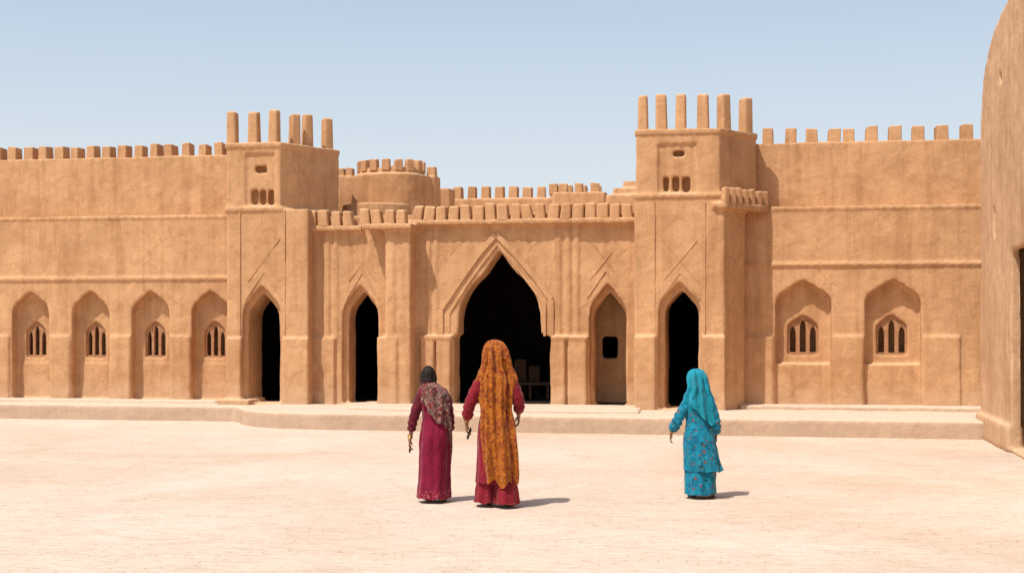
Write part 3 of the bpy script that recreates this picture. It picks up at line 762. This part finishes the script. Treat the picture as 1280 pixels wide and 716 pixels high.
bmesh.ops.create_cube(bm, size=1); bmesh.ops.scale(bm, vec=(.010, .06, .13), verts=bm.verts); bmesh.ops.rotate(bm, cent=(0, 0, 0), matrix=Matrix.Rotation(R(20), 3, 'Y') @ Matrix.Rotation(R(18), 3, 'X') @ Matrix.Rotation(R(20), 3, 'Z'), verts=bm.verts)
bmesh.ops.translate(bm, vec=(-.300, .10, .775), verts=bm.verts); o = obj(bm, 'phone_case', M_LEATHER, w); bv = o.modifiers.new('b', 'BEVEL'); bv.width = .006; bv.segments = 3

# ---- woman in turquoise
w = empty('woman', gpos(875, 622))
k = .84
MT = cloth('turquoise_cloth', (.006, .19, .28), [('noise', 9, .55, (.004, .12, .20)), ('noise', 22, .62, (.012, .05, .075)), ('dot', 13, .14, (.24, .045, .03)), ('dot', 26, .10, (.34, .22, .09))], wr=.7)
MT2 = cloth('turquoise_scarf_cloth', (.008, .25, .33), [('noise', 18, .58, (.006, .14, .22)), ('dot', 30, .08, (.25, .3, .18))], wr=.8)
aL = ((-.150, 0, 1.105), (-.245, -.03, .90), (-.315, .07, .725)); aR = ((.11, -.01, 1.105), (.170, -.05, .88), (.184, .03, .71))
figure(w, k, 1.325, -.035, .02, 38, [(*aL, (-.12, .35, -1), (1, 0, 0), .9), (*aR, (.02, .1, -1), (-1, 0, 0), 1.0)],
       [(-.06, .06, -14, 0), (.10, -.09, 20, 0.025)], .73, 1.18)
cloth_obj(garment([(1.22, -.03, .01, .055, .055), (1.195, -.03, 0, .085, .072), (1.16, -.025, 0, .142, .092), (1.07, -.02, 0, .160, .112), (.95, -.02, 0, .147, .115), (.84, -.015, 0, .142, .112), (.74, -.01, 0, .162, .135),
    (.60, -.01, .0, .176, .152), (.42, .0, .01, .178, .158), (.25, .0, .0, .176, .17), (.13, .0, -.005, .174, .178), (.05, .0, -.005, .176, .185)], 6.3, (6, 11), (0, .08)), 'dress', MT, w)
cloth_obj(garment([(.80, -.01, 0, .150, .125), (.68, -.01, 0, .176, .152), (.55, .005, .0, .19, .17), (.42, .02, 0, .20, .185), (.31, .04, 0, .214, .198)], 8.3, (7, 12), (.01, .11), 50), 'flared_tunic', MT, w)
bm = B(); sleeve(bm, *aL, (.060, .050), .72, 4.0); sleeve(bm, *aR, (.060, .048), .78, 7.0); cloth_obj(bm, 'sleeves', MT, w)
cloth_obj(drape([(1.456, -.035, .01, .0005, .0005, -178, 178), (1.449, -.035, .01, .040, .045, -150, 130), (1.42, -.035, .01, .076, .088, -145, 118), (1.37, -.03, .005, .098, .110, -135, 122), (1.31, -.025, .0, .106, .116, -130, 128), (1.25, -.015, -.01, .112, .118, -135, 135),
    (1.20, -.015, -.01, .126, .122, -140, 150), (1.14, -.015, -.01, .160, .130, -120, 140), (1.07, -.01, -.01, .172, .138, -80, 120), (1.0, .0, -.01, .164, .140, -35, 105), (.93, .01, -.01, .160, .138, -5, 95), (.87, .015, -.01, .158, .138, 12, 85)], 5.2, amp=.015, hem=.05, slant=.03), 'headscarf', MT2, w)
bm = B(); bangle(bm, aL[2], (-.12, .35, -1), .026, 3); bangle(bm, aR[2], (.02, .1, -1), .026, 3); obj(bm, 'bangles', M_GOLD, w, True)

# ================================================================ LIGHT, SKY, CAMERA
el = R(60); az = (-.72, -.69)
ln = math.hypot(*az); tosun = Vector((az[0]/ln*math.cos(el), az[1]/ln*math.cos(el), math.sin(el)))
sd = bpy.data.lights.new('sun', 'SUN'); sd.energy = 4.6; sd.angle = R(.5); sd.color = (1, .955, .89)
so = bpy.data.objects.new('sun', sd); so.rotation_euler = tosun.to_track_quat('Z', 'Y').to_euler(); so.location = (-10, -8, 20); scene.collection.objects.link(so)
wd = bpy.data.worlds.new('World'); scene.world = wd; wd.use_nodes = True
nt = wd.node_tree; bg = nt.nodes['Background']
sk = nt.nodes.new('ShaderNodeTexSky'); sk.sky_type = 'NISHITA'; sk.sun_disc = False
sk.sun_elevation = el; sk.sun_rotation = math.atan2(az[0], az[1]) % (2*math.pi)
sk.air_density = 1.0; sk.dust_density = 3.0; sk.ozone_density = 1.2; sk.altitude = 100
tcw = nt.nodes.new('ShaderNodeTexCoord'); sp = nt.nodes.new('ShaderNodeSeparateXYZ'); nt.links.new(tcw.outputs['Generated'], sp.inputs[0])
hz = ramp(nt, sp.outputs[2], [(0.0, (.92, .92, .92)), (0.10, (.86, .86, .86)), (0.20, (.66, .66, .66)), (0.35, (.36, .36, .36)), (1.0, (.08, .08, .08))])
hc = ramp(nt, sp.outputs[2], [(0.04, (.82, .87, .90)), (0.22, (.66, .79, .93))])
sc_ = nt.nodes.new('ShaderNodeVectorMath'); sc_.operation = 'SCALE'; sc_.inputs['Scale'].default_value = 7.6; nt.links.new(hc.outputs[0], sc_.inputs[0])
col = mix(nt, hz.outputs[0], sk.outputs[0], sc_.outputs[0])
nt.links.new(col, bg.inputs[0]); bg.inputs[1].default_value = .13
cd = bpy.data.cameras.new('camera'); cam = bpy.data.objects.new('camera', cd); scene.collection.objects.link(cam)
cd.sensor_width = 36; cd.lens = F*36/1280; cd.shift_y = (HY-358)/1280; cd.clip_end = 2000
cam.location = (0, 0, CH); cam.rotation_euler = (R(90), 0, 0)
scene.camera = cam
scene.view_settings.view_transform = 'Standard'; scene.view_settings.look = 'None'; scene.view_settings.exposure = 0
